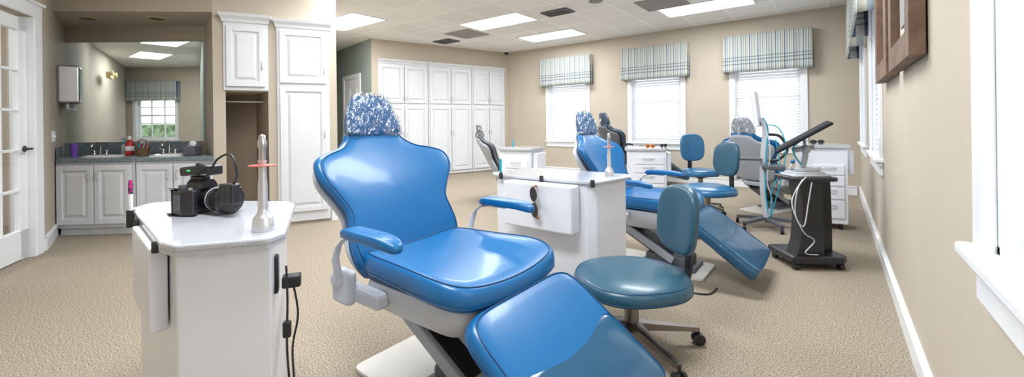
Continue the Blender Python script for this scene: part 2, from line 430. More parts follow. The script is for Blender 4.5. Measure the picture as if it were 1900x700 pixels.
def cabinet(label,loc,rz,x0,x1,z0,z1,rows,ndoor,depth=.4,crown=True,group=None,hand=None,body=True):
    e=T('storage_cabinet',label,'cabinet',loc,rz,group); w=x1-x0
    c=Vector((math.cos(rz),math.sin(rz)))*x0; e.location=(loc[0]+c.x,loc[1]+c.y,0)
    b=B(); b.box((w/2,.0-.013,(z0+z1)/2),(w,.024,z1-z0),.003); b.obj('body','cab',e)
    if crown:
        b=B(); r=[]
        for d,z in((.02,z1-.04),(.03,z1-.01),(.06,z1+.02),(.07,z1+.045),(.0,z1+.045)):
            k=0 if group else .5
            r.append([(-d*k,-.002,z),(-d*k,-d-.02,z),(w+d*k,-d-.02,z),(w+d*k,-.002,z)])
        b.loft(r,sm=False); b.obj('crown_molding','cab',e)
    for (a,c2,hz) in rows:
        dw=(w-.04)/ndoor
        for i in range(ndoor):
            side=1 if (ndoor==2 and i==0) or (ndoor==1 and hand!='l') else -1
            rdoor(e,.02+dw*(i+.5),(a+c2)/2,dw-.02,c2-a,-.024,handle=(side*(dw/2-.035),hz-(a+c2)/2))
    return e
g='white built-in wall cabinets'
for x0,x1 in((.12,1.15),(1.16,2.19),(2.2,3.08)):
    cabinet('tall white raised-panel double-door cabinet built into wall',cl,cr,x0,x1,.03,2.33,[(.10,1.46,.9),(1.52,2.26,1.62)],2,group=g)
cabinet('white raised-panel upper cabinet above open niche',tl,tr,.095,.505,1.48,2.24,[(1.52,2.16,1.75)],1)
cabinet('tall narrow white cabinet with stacked raised-panel doors',tl,tr,.585,1.11,.03,2.22,[(.14,1.53,1.0),(1.57,2.15,1.72)],1)
# niche rod
ro=T('closet_rod','brushed steel hanging rod in open niche','rod',(0,0,1.37))
b=B(); b.tube([(*W(-3.14,4.56),0),(*W(-2.80,4.73),0)],.011); b.obj('rod','steel',ro)
b=B(); p=W(-2.80,4.73); b.box((*p,0),(.03,.03,.04),.004); b.obj('rod_bracket','steel',ro)
# vanity in cam-skewed alcove
al,ar,aL=fr((-4.655,4.25),(-3.11,4.35))
for i in range(2):
    x0=i*.77+.01; e=T('vanity_cabinet','white raised-panel double-door base cabinet beneath counter','cabinet',al,ar,'vanity base cabinets')
    c=Vector((math.cos(ar),math.sin(ar)))*x0; e.location=(al[0]+c.x,al[1]+c.y,0); w=.765
    B().prism([(0,0),(w,0),(w-.05,.06),(-.04,.06)],.08,.745).prism([(0.0,.04),(w-.06,.04),(w-.06,.06),(0,.06)],0,.08).obj('body','cab',e)
    for k in range(2):
        rdoor(e,.02+(w-.04)/2*(k+.5),.42,(w-.04)/2-.012,.60,-.002,handle=((1 if k==0 else -1)*(.135),.19))
ct=T('countertop','blue-grey speckled laminate vanity countertop with backsplash','countertop',al,ar)
def alc(x,y): # local skew
    return (x-.86*y,y)
B().prism([alc(.012,-.03),alc(1.545,-.03),alc(1.535,.57),alc(.012,.57)],.748,.79,.004).obj('worktop','counter',ct)
B().prism([alc(.02,.57),alc(1.53,.57),alc(1.53,.59),alc(.02,.59)],.79,.93,.003).prism([alc(.012,.0),alc(.034,.0),alc(.034,.57),alc(.012,.57)],.79,.90).obj('backsplash','counter',ct)
mr=T('mirror_standin','large clear pane standing in for the wall mirror above the vanity counter','mirror',(0,0,0))
B().prism([W(-5.28,4.94),W(-3.64,4.96),W(-3.641,4.965),W(-5.281,4.945)],.935,2.12).obj('mirror_pane','mirror',mr)  # see-through pane; shows the stand-in room instead of reflecting
def A2(x,y):
    c=Vector((math.cos(ar),math.sin(ar))); return (al[0]+c.x*x-c.y*y, al[1]+c.y*x+c.x*y)
sink=T('sink_basin','white oval porcelain drop-in sink in counter','sink',(*A2(.26,.24),.791),ar,'vanity sinks')
B().lathe([(.0,.0),(.10,.001),(.13,.005),(.145,.013),(.16,.013),(.17,.0)],(0,0,0),36,sc=(1.15,.85)).obj('basin','porcelain',sink)
dup(sink,(*A2(.94,.24),.791),ar)
fc=T('faucet','chrome two-handle faucet behind the sink','faucet',(*A2(.04,.46),.79),ar,'vanity faucets')
b=B(); b.box((0,0,.009),(.17,.05,.016),.006)
b.tube([(0,0,.01),(0,0,.10),(0,-.03,.14),(0,-.09,.13),(0,-.11,.10)],.011,12,smooth=5); b.obj('spout','chrome',fc)
for sx in(-1,1):
    b=B(); b.lathe([(.02,.015),(.014,.04),(.02,.055),(.0,.06)],(sx*.065,0,0),16); b.tube([(sx*.065,0,.055),(sx*.10,-.01,.066)],.006,8); b.obj('faucet_handle','chrome',fc)
dup(fc,(*A2(.78,.46),.79),ar)
# counter items
e=T('cup_stack','stack of purple disposable cups on counter','cups',(*A2(.0,.2),.791),ar)
b=B()
for k in range(6): b.lathe([(.024,.016*k),(.031,.06+.016*k),(.033,.062+.016*k)],(0,0,0),20)
b.obj('cup','purple',e)
e=T('mouthwash_bottle','red mouthwash bottle with white label on counter','bottle',(*A2(.40,.40),.791),ar)
B().lathe([(.036,0),(.041,.01),(.041,.12),(.032,.15),(.016,.165),(.016,.175)],n=24).obj('bottle_body','red',e)
B().lathe([(.018,.175),(.018,.21),(.016,.213)],n=20).obj('cap','white',e)
B().lathe([(.042,.05),(.042,.10)],n=24).obj('paper_label','white',e)
e=T('pump_bottle','clear soap bottle with blue pump on counter','bottle',(*A2(.28,.48),.791),ar)
B().lathe([(.03,0),(.032,.01),(.03,.11),(.012,.125)],n=20).obj('bottle_body','lgrey',e)
b=B(); b.lathe([(.014,.125),(.014,.145),(.004,.15),(.004,.18)],n=12); b.tube([(0,0,.18),(0,-.04,.178)],.006,8); b.obj('pump','teal2',e)
e=T('wicker_basket','small brown wicker basket with handle and wrapped supplies','basket',(*A2(.60,.32),.791),ar)
b=B(); b.lathe([(.045,0),(.06,.04),(.068,.08),(.072,.082),(.06,.075),(.04,.01)],n=28); b.tube([(-.066,0,.08),(-.06,0,.14),(0,0,.175),(.06,0,.14),(.066,0,.08)],.005,8,smooth=5); b.obj('basket_body','wicker',e)
b=B()
for k in range(8):
    a=k*.8; b.box((.03*math.cos(a),.03*math.sin(a),.09),(.012,.004,.10),rot=(.2*math.sin(a),.25*math.cos(a),a),mi=k%3)
b.obj('toothbrush_packets',['red','white','teal2'],e)
e=T('tissue_holder','dark grey speckled tissue box on counter','tissue box',(*A2(1.21,.19),.791),ar)
B().box((0,0,.05),(.12,.12,.10),.008).obj('box_body','dgrey',e)
B().loft([[(.03*k*math.cos(a)*(1+.3*math.sin(3*a)),.012*k*math.sin(a),.095+.02*j) for a in [i*math.pi/8 for i in range(16)]] for j,k in enumerate((.6,1,1.2,.6))]).obj('tissue','white',e)
e=T('jar','small stainless steel canister on counter','jar',(*A2(1.02,.42),.791),ar)
B().lathe([(.03,0),(.032,.005),(.032,.08),(.028,.085),(.012,.09),(.012,.1)],n=20).obj('canister','steel',e)
# dispensers on left wall
def K(x,y): 
    c=Vector((math.cos(kr),math.sin(kr))); return (kl[0]+c.x*x-c.y*y, kl[1]+c.y*x+c.x*y)
e=T('paper_towel_dispenser','grey metal paper towel dispenser mounted on wall','dispenser',(*K(.98,-.001),1.36),kr)
B().box((0,-.085,.21),(.27,.17,.40),.02,3).obj('housing','steel',e)
B().box((0,-.085,.02),(.2,.14,.03),.01).obj('towel_slot','dgrey',e); B().box((0,-.07,-.02),(.18,.003,.06)).obj('paper_towel','white',e)
e=T('soap_dispenser','grey plastic soap dispenser mounted on wall','dispenser',(*K(1.30,-.001),1.32),kr)
B().box((0,-.05,.12),(.12,.10,.22),.02,3).obj('housing','grey',e); B().box((0,-.065,.0),(.06,.08,.05),.012).obj('push_lever','white',e)
for i in range(2):
    e=T('switch_plate','white electrical switch plate on beige wall','switch',(*K(.5+i*.12,0),1.02),kr,'switch plates')
    B().box((0,-.005,0),(.07,.008,.11),.003).obj('plate','white',e); B().box((0,-.012,0),(.012,.012,.025),.002).obj('toggle','white',e)
# soffit can lights
for x in(.28,1.0):
    p=A2(x-.22,.3); e=T('recessed_light','round recessed ceiling downlight, switched off','downlight',(*p,2.295),ar,'recessed soffit lights')
    B().lathe([(.075,0),(.085,-.008),(.09,0)],n=28).obj('trim_ring','tan',e); B().lathe([(.0,-.003),(.074,-.004)],n=28).obj('baffle','black',e)
# emergency light (reflected one, built in the stand-in room)
q=fr((-8.33,8.3),(-10.6,11.5)); c=W(-8.68,8.9)
e=T('emergency_light','yellowed emergency light with two lamp heads on wall','emergency light',(c[0],c[1],2.22),q[1]-math.pi)
B().box((0,.09,0),(.32,.08,.14),.015).obj('housing','tan',e)
for sx in(-.2,.2): B().lathe([(.03,-.04),(.055,.03),(.05,.035)],(sx,.14,.03),18,X=Matrix.Rotation(-math.pi/2,4,'X')).obj('lamp_head','tan',e)
# picture frames on right wall
def pframe(y0,y1,lab):
    w=y1-y0; z0,z1=1.34,2.45
    e=T('wooden_frame',lab,'picture frame',(.279,(y0+y1)/2,z0),RW,'rustic wooden frames'); h=z1-z0; f=.11
    b=B(); b.box((-(w-f)/2,-.03,h/2),(f,.05,h),.003); b.box(((w-f)/2,-.03,h/2),(f,.05,h),.003)
    b.box((0,-.03,f/2),(w-2*f,.05,f),.003); b.box((0,-.03,h-f/2),(w-2*f,.05,f),.003); b.obj('frame_border','wood',e)
    B().box((0,-.012,h/2),(w-2*f,.014,h-2*f)).obj('backing','mat',e,label='cream linen backing')
    w2,h2=w-2*f-.16,h-2*f-.16; b=B()
    b.box((0,-.021,h/2),(w2,.008,h2),.002); b.obj('picture_panel','ventpanel',e)
pframe(2.2,2.95,'rustic brown wooden frame with cream backing on beige wall')
pframe(3.1,3.85,'rustic brown wooden frame with cream backing on beige wall')
# ---------------------------------------------------------------- ceiling fixtures
def panel(x0,y0,lamp=46,vis=True):  # builds the visible panels and the added unseen ones
    cx,cy=x0+.61,y0+.305
    e=T('ceiling_light_panel','white rectangular fluorescent troffer panel in tiled ceiling','ceiling light',(cx,cy,H),0,'fluorescent ceiling panels')
    b=B(); 
    for s_ in(-1,1): b.box((0,s_*.295,-.004),(1.22,.022,.014)); b.box((s_*.6,0,-.004),(.022,.6,.014))
    b.obj('panel_frame','white',e); B().box((0,0,-.004),(1.18,.57,.006)).obj('diffuser','glow',e)
    ld=bpy.data.lights.new('panel_lamp','AREA'); ld.shape='RECTANGLE'; ld.size=1.15; ld.size_y=.55; ld.energy=lamp; ld.color=(.955,.985,1)
    lo=bpy.data.objects.new('panel_lamp',ld); lo.location=(0,0,-.02); lo.parent=e; sc.collection.objects.link(lo)
panel(-6.78,3.4,46); panel(-4.95,4.95,50); panel(-4.87,6.45,36); panel(-2.08,6.2,48)
panel(-1.75,.2,62); panel(-3.6,1.3,46); panel(-1.6,2.9,60); panel(-4.6,2.4,38)  # unseen panels over the near room, added for illumination
pw=W(-8.3,9.6); panel(pw[0]-.6,pw[1]-.3,50); pw=W(-6.6,8.0); panel(pw[0]-.6,pw[1]-.3,28)  # panels added to light the stand-in room behind the mirror pane
pw=W(-5.2,2.9); panel(pw[0]-.6,pw[1]-.3,34)  # unseen panel added to brighten the hallway behind the door glass
def ceilbox(name,lab,cat_,px,py,w,d,m,slat=False):
    e=T(name,lab,cat_,(px,py,H),0); b=B(); b.box((0,0,-.004),(w,d,.01)); b.obj('face',m,e)
    if slat:
        b=B(); 
        for k in range(7): b.box((0,-d/2+d*(k+.5)/7,-.014),(w*.9,.012,.016),rot=(.6,0,0))
        for s_ in(-1,1): b.box((0,s_*d/2,-.01),(w+.02,.02,.02)); b.box((s_*w/2,0,-.01),(.02,d,.02))
        b.obj('louvers','dgrey',e)
def cw(px,py,z=H):
    yh=228-.0122*(px-950); D=(z-1.1)*775/(yh-py); return W((px-950)/775*D,D)
p=cw(1037,22); ceilbox('ceiling_vent','dark louvered air vent in tiled ceiling','air vent',*p,.42,.25,'vent',True)
p=cw(830,76); ceilbox('ceiling_vent','dark louvered air vent in tiled ceiling','air vent',*p,.42,.3,'vent',True)
p=cw(868,63); ceilbox('return_grille','grey return-air grille panel in tiled ceiling','air grille',*p,.6,.6,'ventpanel')
p=cw(1232,6); ceilbox('return_grille','grey return-air grille panel in tiled ceiling','air grille',*p,.6,.6,'ventpanel')
e=T('security_camera','small dark dome security camera on ceiling','security camera',(-5.9,7.45,H))
B().lathe([(.07,0),(.07,-.04),(.05,-.05)],n=20).obj('mount','white',e); B().lathe([(.055,-.045),(.05,-.08),(.03,-.1),(.0,-.11)],n=20).obj('dome','black',e)
p=cw(1108,2); e=T('ceiling_speaker','round grey ceiling speaker grille','speaker',(*p,H)); B().lathe([(.0,-.012),(.09,-.01),(.1,0)],n=24).obj('grille','ventpanel',e)
# ---------------------------------------------------------------- dental chair
def dental_chair(loc,yaw,label):
    e=T('dental_chair',label,'dental chair',loc,yaw,'dental treatment chairs')
    B().prism([(p[0]+.0,p[1]-.02) for p in selip(.43,.21,16,40)],0,.018,.004).obj('base_plate','baseplate',e)
    b=B(); b.box((.14,0,.07),(.34,.22,.09),.02); b.box((.14,0,.03),(.42,.28,.03),.008); b.obj('pedestal','dgrey',e)
    b=B()
    a=Vector((-.30,0,.345)); c=Vector((.17,0,.085)); d=c-a; L=d.length; ang=math.atan2(-d.z,d.x); m_=(a+c)/2
    b.box(m_-Vector((0,0,.01)),(L,.20,.075),.01,rot=(0,ang,0),mi=1)
    for s_ in(-1,1): b.box(m_+Vector((.0,s_*.125,.012)),(L+.06,.03,.06),.01,rot=(0,ang,0))
    b.box(m_+Vector((.06,0,.075)),(L*.9,.13,.03),.01,rot=(0,ang,0))
    b.box((-.30,0,.375),(.12,.30,.06),.015)
    b.obj('lift_arm',['grey','black'],e)
    b=B(); r=[]
    for z,x0,x1,w in((.315,-.12,.16,.18),(.345,-.26,.25,.24),(.42,-.28,.31,.285),(.468,-.26,.30,.28)):
        r.append([(p[0]+(x0+x1)/2,p[1],z) for p in selip((x1-x0)/2,w,8,32)])
    b.loft(r); b.obj('seat_frame','lgrey',e)
    # seat
    def sf(a_,b_,h):
        k=max(0,a_-.12)
        return (a_,b_,.510+h-.35*k*k+.28*b_*b_*(1 if h>0 else .3))
    ol=cat([(*q_,0) for q_ in [(-.31,0),(-.30,.21),(-.25,.275),(0,.305),(.18,.325),(.295,.305),(.345,.22),(.36,0),(.345,-.22),(.295,-.305),(.18,-.325),(0,-.305),(-.25,-.275),(-.30,-.21)]],5)
    B().pad([(v[0],v[1]) for v in ol],.078,sf,(0.02,0),.03,seam=.0028).obj('seat_cushion',['blue','seam'],e)
    # back
    d=Vector((-.46,0,.888)); nn=Vector((.888,0,.46)); p0=Vector((-.295,0,.435))
    def bf(a_,v_,h):
        w=.45*a_*a_+.03*math.sin(min(v_/.72,1)*math.pi*1.1)
        q=p0+d*v_+nn*(h+w); return (q.x,a_,q.z)
    prof=[(.0,.22),(.04,.275),(.12,.30),(.20,.292),(.28,.285),(.36,.325),(.43,.368),(.49,.378),(.54,.358),(.575,.30),(.605,.225),(.65,.17),(.695,.135)]
    pts=[(w,v) for v,w in prof]+[(0,.712)]+[(-w,v) for v,w in reversed(prof)]+[(0,-.01)]
    ol=[(v[0],v[1]) for v in cat([(*p_,0) for p_ in pts],4)]
    B().pad(ol,.062,bf,(0,.38),.08,seam=.0028).obj('back_cushion',['blue','seam'],e)
    def sh(a_,v_,h):
        w=.45*a_*a_; q=p0+d*v_+nn*(h+w-.052); return (q.x,a_,q.z)
    ol2=[(a_*.93,.38+(v_-.38)*.95) for a_,v_ in ol]
    B().pad(ol2,.045,sh,(0,.38),.0).obj('back_shell','lgrey',e,label='light grey moulded plastic back shell')
    # headrest
    h0=p0+d*.685; dd=Vector((-.18,0,.98)); n2=Vector((.98,0,.18)); 
    def hf(a_,v_,h):
        q=h0+dd*v_+n2*(h+.9*a_*a_+.01); return (q.x,a_,q.z)
    pr=[(.0,.135),(.03,.15),(.09,.138),(.15,.115),(.19,.09),(.205,.06)]
    pts=[(w,v) for v,w in pr]+[(0,.21)]+[(-w,v) for v,w in reversed(pr)]+[(0,.0)]
    ol=[(v[0],v[1]) for v in cat([(*p_,0) for p_ in pts],4)]
    hr=B().pad(ol,.06,hf,(0,.10),.15,seam=.002).obj('headrest',['blue','seam'],e)
    b=B(); olw=[(a_*1.05,.10+(v_-.10)*1.13) for a_,v_ in ol]
    pr_=[(.02,-.5),(.4,-.5),(.8,-.5),(.95,-.45),(1,0),(.96,.45),(.85,.54),(.7,.6),(.55,.64),(.4,.66),(.2,.67),(.02,.67)]
    rings=[]
    for k_,h_ in pr_:
        rings.append([Vector(hf(a_*k_+.003*math.sin(i*1.9+k_*7)*k_,.10+(v_-.10)*k_+.004*math.cos(i*1.3+k_*9)*k_,h_*.077+.003*math.sin(i*.9+k_*21))) for i,(a_,v_) in enumerate(olw)])
    b.loft(rings) 
    b.obj('plastic_cover','wrap',hr,label='crinkled clear plastic sleeve over headrest')
    b=B(); q=p0+d*.6-nn*.05
    b.tube([q,q+d*.14,h0+dd*.1-n2*.03],.016,10); b.obj('headrest_post','chrome',e)
    # foot
    f0=Vector((.325,0,.452)); fd=Vector((.815,0,-.58)); fn_=Vector((.58,0,.815))
    def ff(a_,b_,h):
        q=f0+fd*a_+fn_*(h); return (q.x,b_,q.z)
    B().pad(selip(.28,.325,7,56,(.28,0)),.075,ff,(.28,0),.08,seam=.0028).obj('leg_rest',['blue','seam'],e)
    B().pad(selip(.16,.328,9,56,(.402,0)),.081,ff,(.402,0),.07,seam=.002).obj('foot_cover',['bluecover','seam'],e,label='blue vinyl foot end under clear protective plastic')
    B().box(f0+fd*.25-fn_*.05,(.42,.34,.03),.008,rot=(0,math.atan2(.58,.815),0)).obj('leg_rest_frame','grey',e)
    for s_ in(1,-1):
        def af(a_,b_,h):
            return (a_,s_*.39+b_,.695+h-1.3*max(0,a_-.02)**2-.25*max(0,-.16-a_))
        ar_=B().pad(selip(.17,.04,3.2,36,(-.035,0)),.034,af,(-.035,0),.1).obj('armrest','blue',e)
        b=B(); y=s_*.39
        b.loft([[ (cx+.026*math.cos(t)*math.cos(.7),y*sy+.013*math.sin(t),cz+.010*math.cos(t)) for t in [i*math.pi/6 for i in range(12)]] for cx,sy,cz in ((-.29,.93,.44),(-.275,.96,.50),(-.27,1,.57),(-.25,1,.625),(-.20,1,.662),(-.12,1,.676),(-.02,1,.674))])
        b.obj('armrest_support','lgrey',ar_)
        b=B(); b.box((-.285,s_*.345,.45),(.12,.05,.14),.02,3); b.lathe([(.032,-.03),(.036,0),(.032,.010),(.012,.012)],(-.295,s_*.370,.48),20,X=Matrix.Rotation(-s_*math.pi/2,4,'X'))
        b.box((-.20,s_*.305,.42),(.24,.06,.06),.014)
        b.obj('hinge_bracket','lgrey',e)
    return e
ch=dental_chair((-1.29,1.26),0,'bright blue vinyl dental chair with plastic-wrapped headrest beside grey-topped cart')
dup(ch,(-1.13,3.24),0,'blue vinyl dental chair with plastic-covered leg rest behind white cart',scl=.95,partswap={'leg_rest':'bluecover'})
dup(ch,(-2.66,6.9),math.radians(50),'dark blue dental chair near the window wall, mostly hidden by cart',skip=('plastic',),swap={'light_grey_plastic':'dgrey','blue_vinyl':'navy'})
dup(ch,(-.64,6.0),math.radians(66),'dental chair facing the windows, showing grey back shell',scl=.9,partswap={'headrest':'grey','back_shell':'grey'})
dup(ch,(-3.76,4.92),math.radians(50),'grey-backed dental chair seen from behind beside white drawer cart',swap={'light_grey_plastic':'grey','blue_vinyl':'dgrey','blue_vinyl_under_plastic':'dgrey','dark_blue_piping':'grey'},scl=.86)
# ---------------------------------------------------------------- stools
def stool(loc,yaw,z,r,label,seatm='teal',bm='teal',bh=.235,R=.28):
    e=T('operator_stool',label,'stool',loc,yaw,'wheeled operator stools')
    B().pad(selip(r,r,2.3,44),.065,lambda a,b,h:(a,b,z-.045+h-.3*max(0,math.hypot(a,b)-r*.7)),(0,0),.10,seam=.002).obj('seat',[seatm,'seam'],e)
    B().lathe([(.03,z-.13),(.10,z-.10),(r*.7,z-.09),(r*.72,z-.08)],n=28).obj('seat_pan','black',e)
    zb=z+bh
    def bf(a,b,h):
        return (-r-.0-h*1+.9*a*a-.10*b,a,zb+b)
    B().pad(selip(.155,.17,3,44),.045,bf,(0,0),.2).obj('backrest',bm,e)
    b=B(); b.loft([[(x+dx,dy,zz) for dx,dy in((-.006,-.025),(.006,-.025),(.006,.025),(-.006,.025))] for x,zz in ((-r-.045,zb+.05),(-r-.045,zb-.1),(-r-.045,z-.04),(-r-.03,z-.09),(-r+.03,z-.115),(-.05,z-.12))],sm=False)
    b.obj('back_support_bar','black',e)
    B().tube([(0,0,.09),(0,0,z-.10)],.027,20).tube([(0,0,.09),(0,0,.2)],.034,20).obj('column','bronze',e)
    for k in range(5):
        a=2*math.pi*k/5+.45; ca,sa=math.cos(a),math.sin(a)
        b=B(); b.loft([[(ca*q-sa*w*sx,sa*q+ca*w*sx,zz+hh*sz) for sx,sz in((-1,-1),(1,-1),(1,1),(-1,1))] for q,w,hh,zz in((.02,.028,.02,.105),(.12,.022,.015,.095),(R,.014,.010,.075))],sm=False)
        lg=b.obj('leg','bronze',e)
        b=B(); c0=Vector((ca*R,sa*R,0)); tdir=Vector((-sa,ca,0))
        for s_ in(-1,1): b.tube([c0+tdir*(s_*.008)+Vector((0,0,.027)),c0+tdir*(s_*.024)+Vector((0,0,.027))],.027,18)
        b.tube([c0+Vector((0,0,.03)),c0+Vector((0,0,.08))],.007,8)
        b.obj('caster','black',lg)
    return e
def cy(vx,vd): x,y=W(vx,vd); return math.atan2(y,x)
stool((*W(.575,2.05),),cy(-.98,-.2),.39,.272,'slate teal vinyl stool with backrest and bronze five-star base',bh=.215,R=.33)
stool((-.99,4.38),cy(-.95,-.3),.48,.25,'blue vinyl stool with dark teal backrest beside dental chair','stoolblue')
stool((-1.29,5.36),cy(.1,-1),.53,.2,'bright blue vinyl stool with backrest near drawer cart','stoolblue','stoolblue')
# ---------------------------------------------------------------- carts
def drawer_cart(loc,yaw,w,d,h,label):
    e=T('drawer_cart',label,'cart',loc,yaw,'white dental drawer carts')
    B().box((0,0,(h-.02+.06)/2),(w,d,h-.08),.004).obj('body','laminate',e)
    B().prism(selip(w/2+.03,d/2+.03,10,32),h-.02,h+.012,.004).obj('worktop','granite',e)
    z=.11; hs=[.19,.13,.11,.11]; 
    for hh in hs:
        dr_=B().box((.03,-d/2-.008,z+hh/2),(w-.12,.018,hh-.016),.004).obj('drawer','laminate',e)
        B().tube([(-.05,-d/2-.02,z+hh*.7),(-.04,-d/2-.04,z+hh*.7),(.08,-d/2-.04,z+hh*.7),(.09,-d/2-.02,z+hh*.7)],.005,8).obj('handle','steel',dr_)
        z+=hh
    for sx in(-1,1):
        for sy in(-1,1):
            x,y=sx*(w/2-.05),sy*(d/2-.05); B().tube([(x-.012,y,.03),(x+.012,y,.03)],.03,16).tube([(x,y,.03),(x,y,.065)],.008).obj('caster','black',e)
    bx=B(); bx.box((w/2+.035,0,h-.17),(.06,d*.7,.24),.012); bx.obj('side_bin','laminate',e)
    return e
cf=cy(.0,-1)+math.pi/2
drawer_cart((-3.13,4.24),cf-.5,.42,.38,.78,'white drawer cart with grey worktop beside grey dental chair')
drawer_cart((-2.0,5.48),cf-.25,.48,.40,.74,'white drawer cart with grey worktop and orange loupes on top')
drawer_cart((-.13,5.38),cf-.45,.38,.36,.83,'white drawer cart with grey worktop standing beside beige wall')
# ---- cart with camera
z=.80
c1=T('instrument_cart','white laminate cart with grey speckled top holding camera','cart',(0,0,0))
P=[(-2.08,.36),(-1.40,.295),(-1.32,.31),(-1.20,.48),(-1.23,.54),(-1.64,.755),(-1.72,.77),(-2.12,.52),(-2.15,.43)]
def inset(P,k): 
    cx=sum(p[0] for p in P)/len(P); cy_=sum(p[1] for p in P)/len(P); return [(cx+(x-cx)*k,cy_+(y-cy_)*k) for x,y in P]
B().prism(P,z-.018,z,.005).obj('worktop','granite',c1)
B().prism(inset(P,.985),z-.03,z-.018).obj('worktop_band','lgrey',c1)
PB=inset([(-2.09,.38),(-1.345,.315),(-1.215,.50),(-1.68,.75),(-2.11,.48)],.965)
B().prism(PB,.0,z-.03,.004).obj('body','laminate',c1)
d_=Vector((PB[1][0]-PB[0][0],PB[1][1]-PB[0][1],0)).normalized(); nrm=Vector((d_.y,-d_.x,0))
if nrm.y>0: nrm=-nrm
ang=math.atan2(d_.y,d_.x); p1=Vector((*PB[1],0))
mid=p1-d_*.28+nrm*.024; mid.z=.66
B().box(mid,(.38,.04,.23),.005,2,rot=(0,0,ang)).obj('side_bin','laminate',c1)
for t_ in(.08,.5):
    q=p1-d_*t_+nrm*.03; B().lathe([(.010,.765),(.010,.792),(.008,.794)],(q.x,q.y,0),16).obj('tool_holder','rubber',c1,label='black rubber tool holder cup')
e1=Vector((*PB[2],0)); e2=Vector((*PB[3],0)); dd_=(e2-e1).normalized(); n_=Vector((-dd_.y,dd_.x,0))
if n_.x<0: n_=-n_
a2=math.atan2(dd_.y,dd_.x)
b=B(); q=e1+dd_*.1; b.box((q.x,q.y,.66),(.04,.02,.11),.006,rot=(0,0,a2)); b.obj('power_strip','black',c1)
def cable(pts,r=.004,parent=None,name='cable',m='black'): return B().tube(pts,r,8,smooth=6).obj(name,m,parent)
ad=T('power_adapter','black power adapter plugged into cart outlet','power adapter',(0,0,0),0,'black power adapters')
q=e1+dd_*.08+n_*.045; B().box((q.x,q.y,.64),(.04,.05,.035),.006,rot=(0,0,a2)).obj('adapter_body','black',ad)
cable([(q.x+.01,q.y,.63),(q.x+.015,q.y+.01,.54),(q.x,q.y,.44),(q.x+.01,q.y,.33),(q.x-.01,q.y+.01,.22),(q.x+.005,q.y,.09)],.0032,ad)
ad=T('power_adapter','black inline adapter block hanging on cable','power adapter',(0,0,0),0,'black power adapters')
q=e1+dd_*.03+n_*.035; B().box((q.x,q.y,.52),(.022,.022,.045),.005,rot=(0,0,a2)).obj('adapter_body','black',ad)
cable([(q.x,q.y,.70),(q.x+.005,q.y,.6),(q.x,q.y,.52),(q.x-.0,q.y,.45),(q.x+.012,q.y,.35),(q.x+.0,q.y,.2),(q.x+.015,q.y+.01,.08)],.0032,ad)
# pen
q=p1-d_*.66+nrm*.03
pn=T('marker_pen','white pen with pink and black pattern standing in cart holder','pen',(q.x,q.y,.74))
B().lathe([(.005,0),(.0065,.01),(.0065,.12)],n=14).obj('pen_barrel','white',pn); B().lathe([(.007,.12),(.007,.155),(.005,.17)],n=14).obj('pen_cap','pink',pn)
B().lathe([(.013,-.0),(.013,.06)],n=14).obj('pen_clip','rubber',pn)
# curing light
def curing(loc,label,k=1):
    e=T('curing_light',label,'curing light',loc,0,'silver curing lights')
    B().lathe([(.027,0),(.028,.003),(.028,.026),(.026,.029),(.026,.036),(.022,.042),(.015,.050),(.0125,.062)],n=28).obj('stand','silver',e)
    B().lathe([(.0125,.06),(.0125,.13),(.0105,.15),(.010,.19),(.012,.2)],n=24).obj('handle_body','silver',e)
    B().lathe([(.007,.198),(.0095,.205),(.009,.235),(.012,.24),(.012,.255),(.009,.262),(.009,.272),(.004,.275)],n=20).obj('light_tip','steel',e)
    B().lathe([(.0,.182),(.036,.185),(.036,.188),(.0,.187)],n=32).obj('light_shield','redplastic',e)
    return e
curing((-1.30,.508,.80),'silver curing light with muted red shield on cart')
curing((-1.16,2.52,.75),'silver curing light with muted red shield on white cart')
# DSLR  (lens axis +x)
cam=T('dslr_camera','black digital camera with lens and wireless flash trigger on cart','camera',(-1.765,.492,.803),math.radians(20))
cam.scale=(1.1,1.1,1.1)
b=B()
ol=[(-.035,-.068),(-.03,-.07),(-.03,.07),(.02,.07),(.03,.062),(.03,-.035),(.042,-.042),(.052,-.052),(.052,-.066),(.02,-.075)]
b.prism(ol,0,.078,.006)
b.loft([[(x,y,zz) for x,y in((-.03-0,-.03+i),( .038,-.026+i),(.038,.026-i),(-.03,.03-i))] for zz,i in((.076,0),(.092,.006),(.102,.014))],sm=False)
b.obj('camera_body','black',cam)
b=B(); b.box((-.037,.0,.04),(.004,.07,.05),.002); b.obj('rear_screen','screen',cam)
b=B(); RX=Matrix.Rotation(math.pi/2,4,'Y')
b.lathe([(.033,.028),(.033,.048),(.035,.050),(.035,.07),(.033,.072),(.033,.077),(.036,.08),(.036,.105),(.034,.108),(.034,.124),(.030,.124),(.028,.11)],(0,0,.042),36,X=RX)
for k in range(36):
    a=k*math.pi/18; b.box((.0925,.0365*math.cos(a),.042+.0365*math.sin(a)),(.022,.002,.003),rot=(a,0,0))
b.obj('camera_lens','black',cam)
B().lathe([(.0,.112),(.02,.111),(.028,.108)],(0,0,.042),28,X=RX).obj('lens_glass','lens',cam)
b=B(); b.lathe([(.035,.060),(.0362,.061),(.0362,.063),(.035,.064)],(0,0,.042),36,X=RX); b.obj('focus_ring','grey',cam)
b=B(); b.box((-.005,0,.107),(.05,.03,.012),.003); b.box((-.015,0,.130),(.085,.062,.030),.008,rot=(0,-.10,0)); b.box((.03,0,.142),(.045,.055,.022),.006,rot=(0,.25,0)); b.box((.056,0,.132),(.012,.05,.03),.004); b.obj('flash_trigger','black',cam)
B().box((-.012,-.0315,.132),(.012,.002,.004)).obj('status_light','led',cam)
B().lathe([(.011,.078),(.011,.09)],(-.01,-.05,0),16).obj('mode_dial','dgrey',cam)
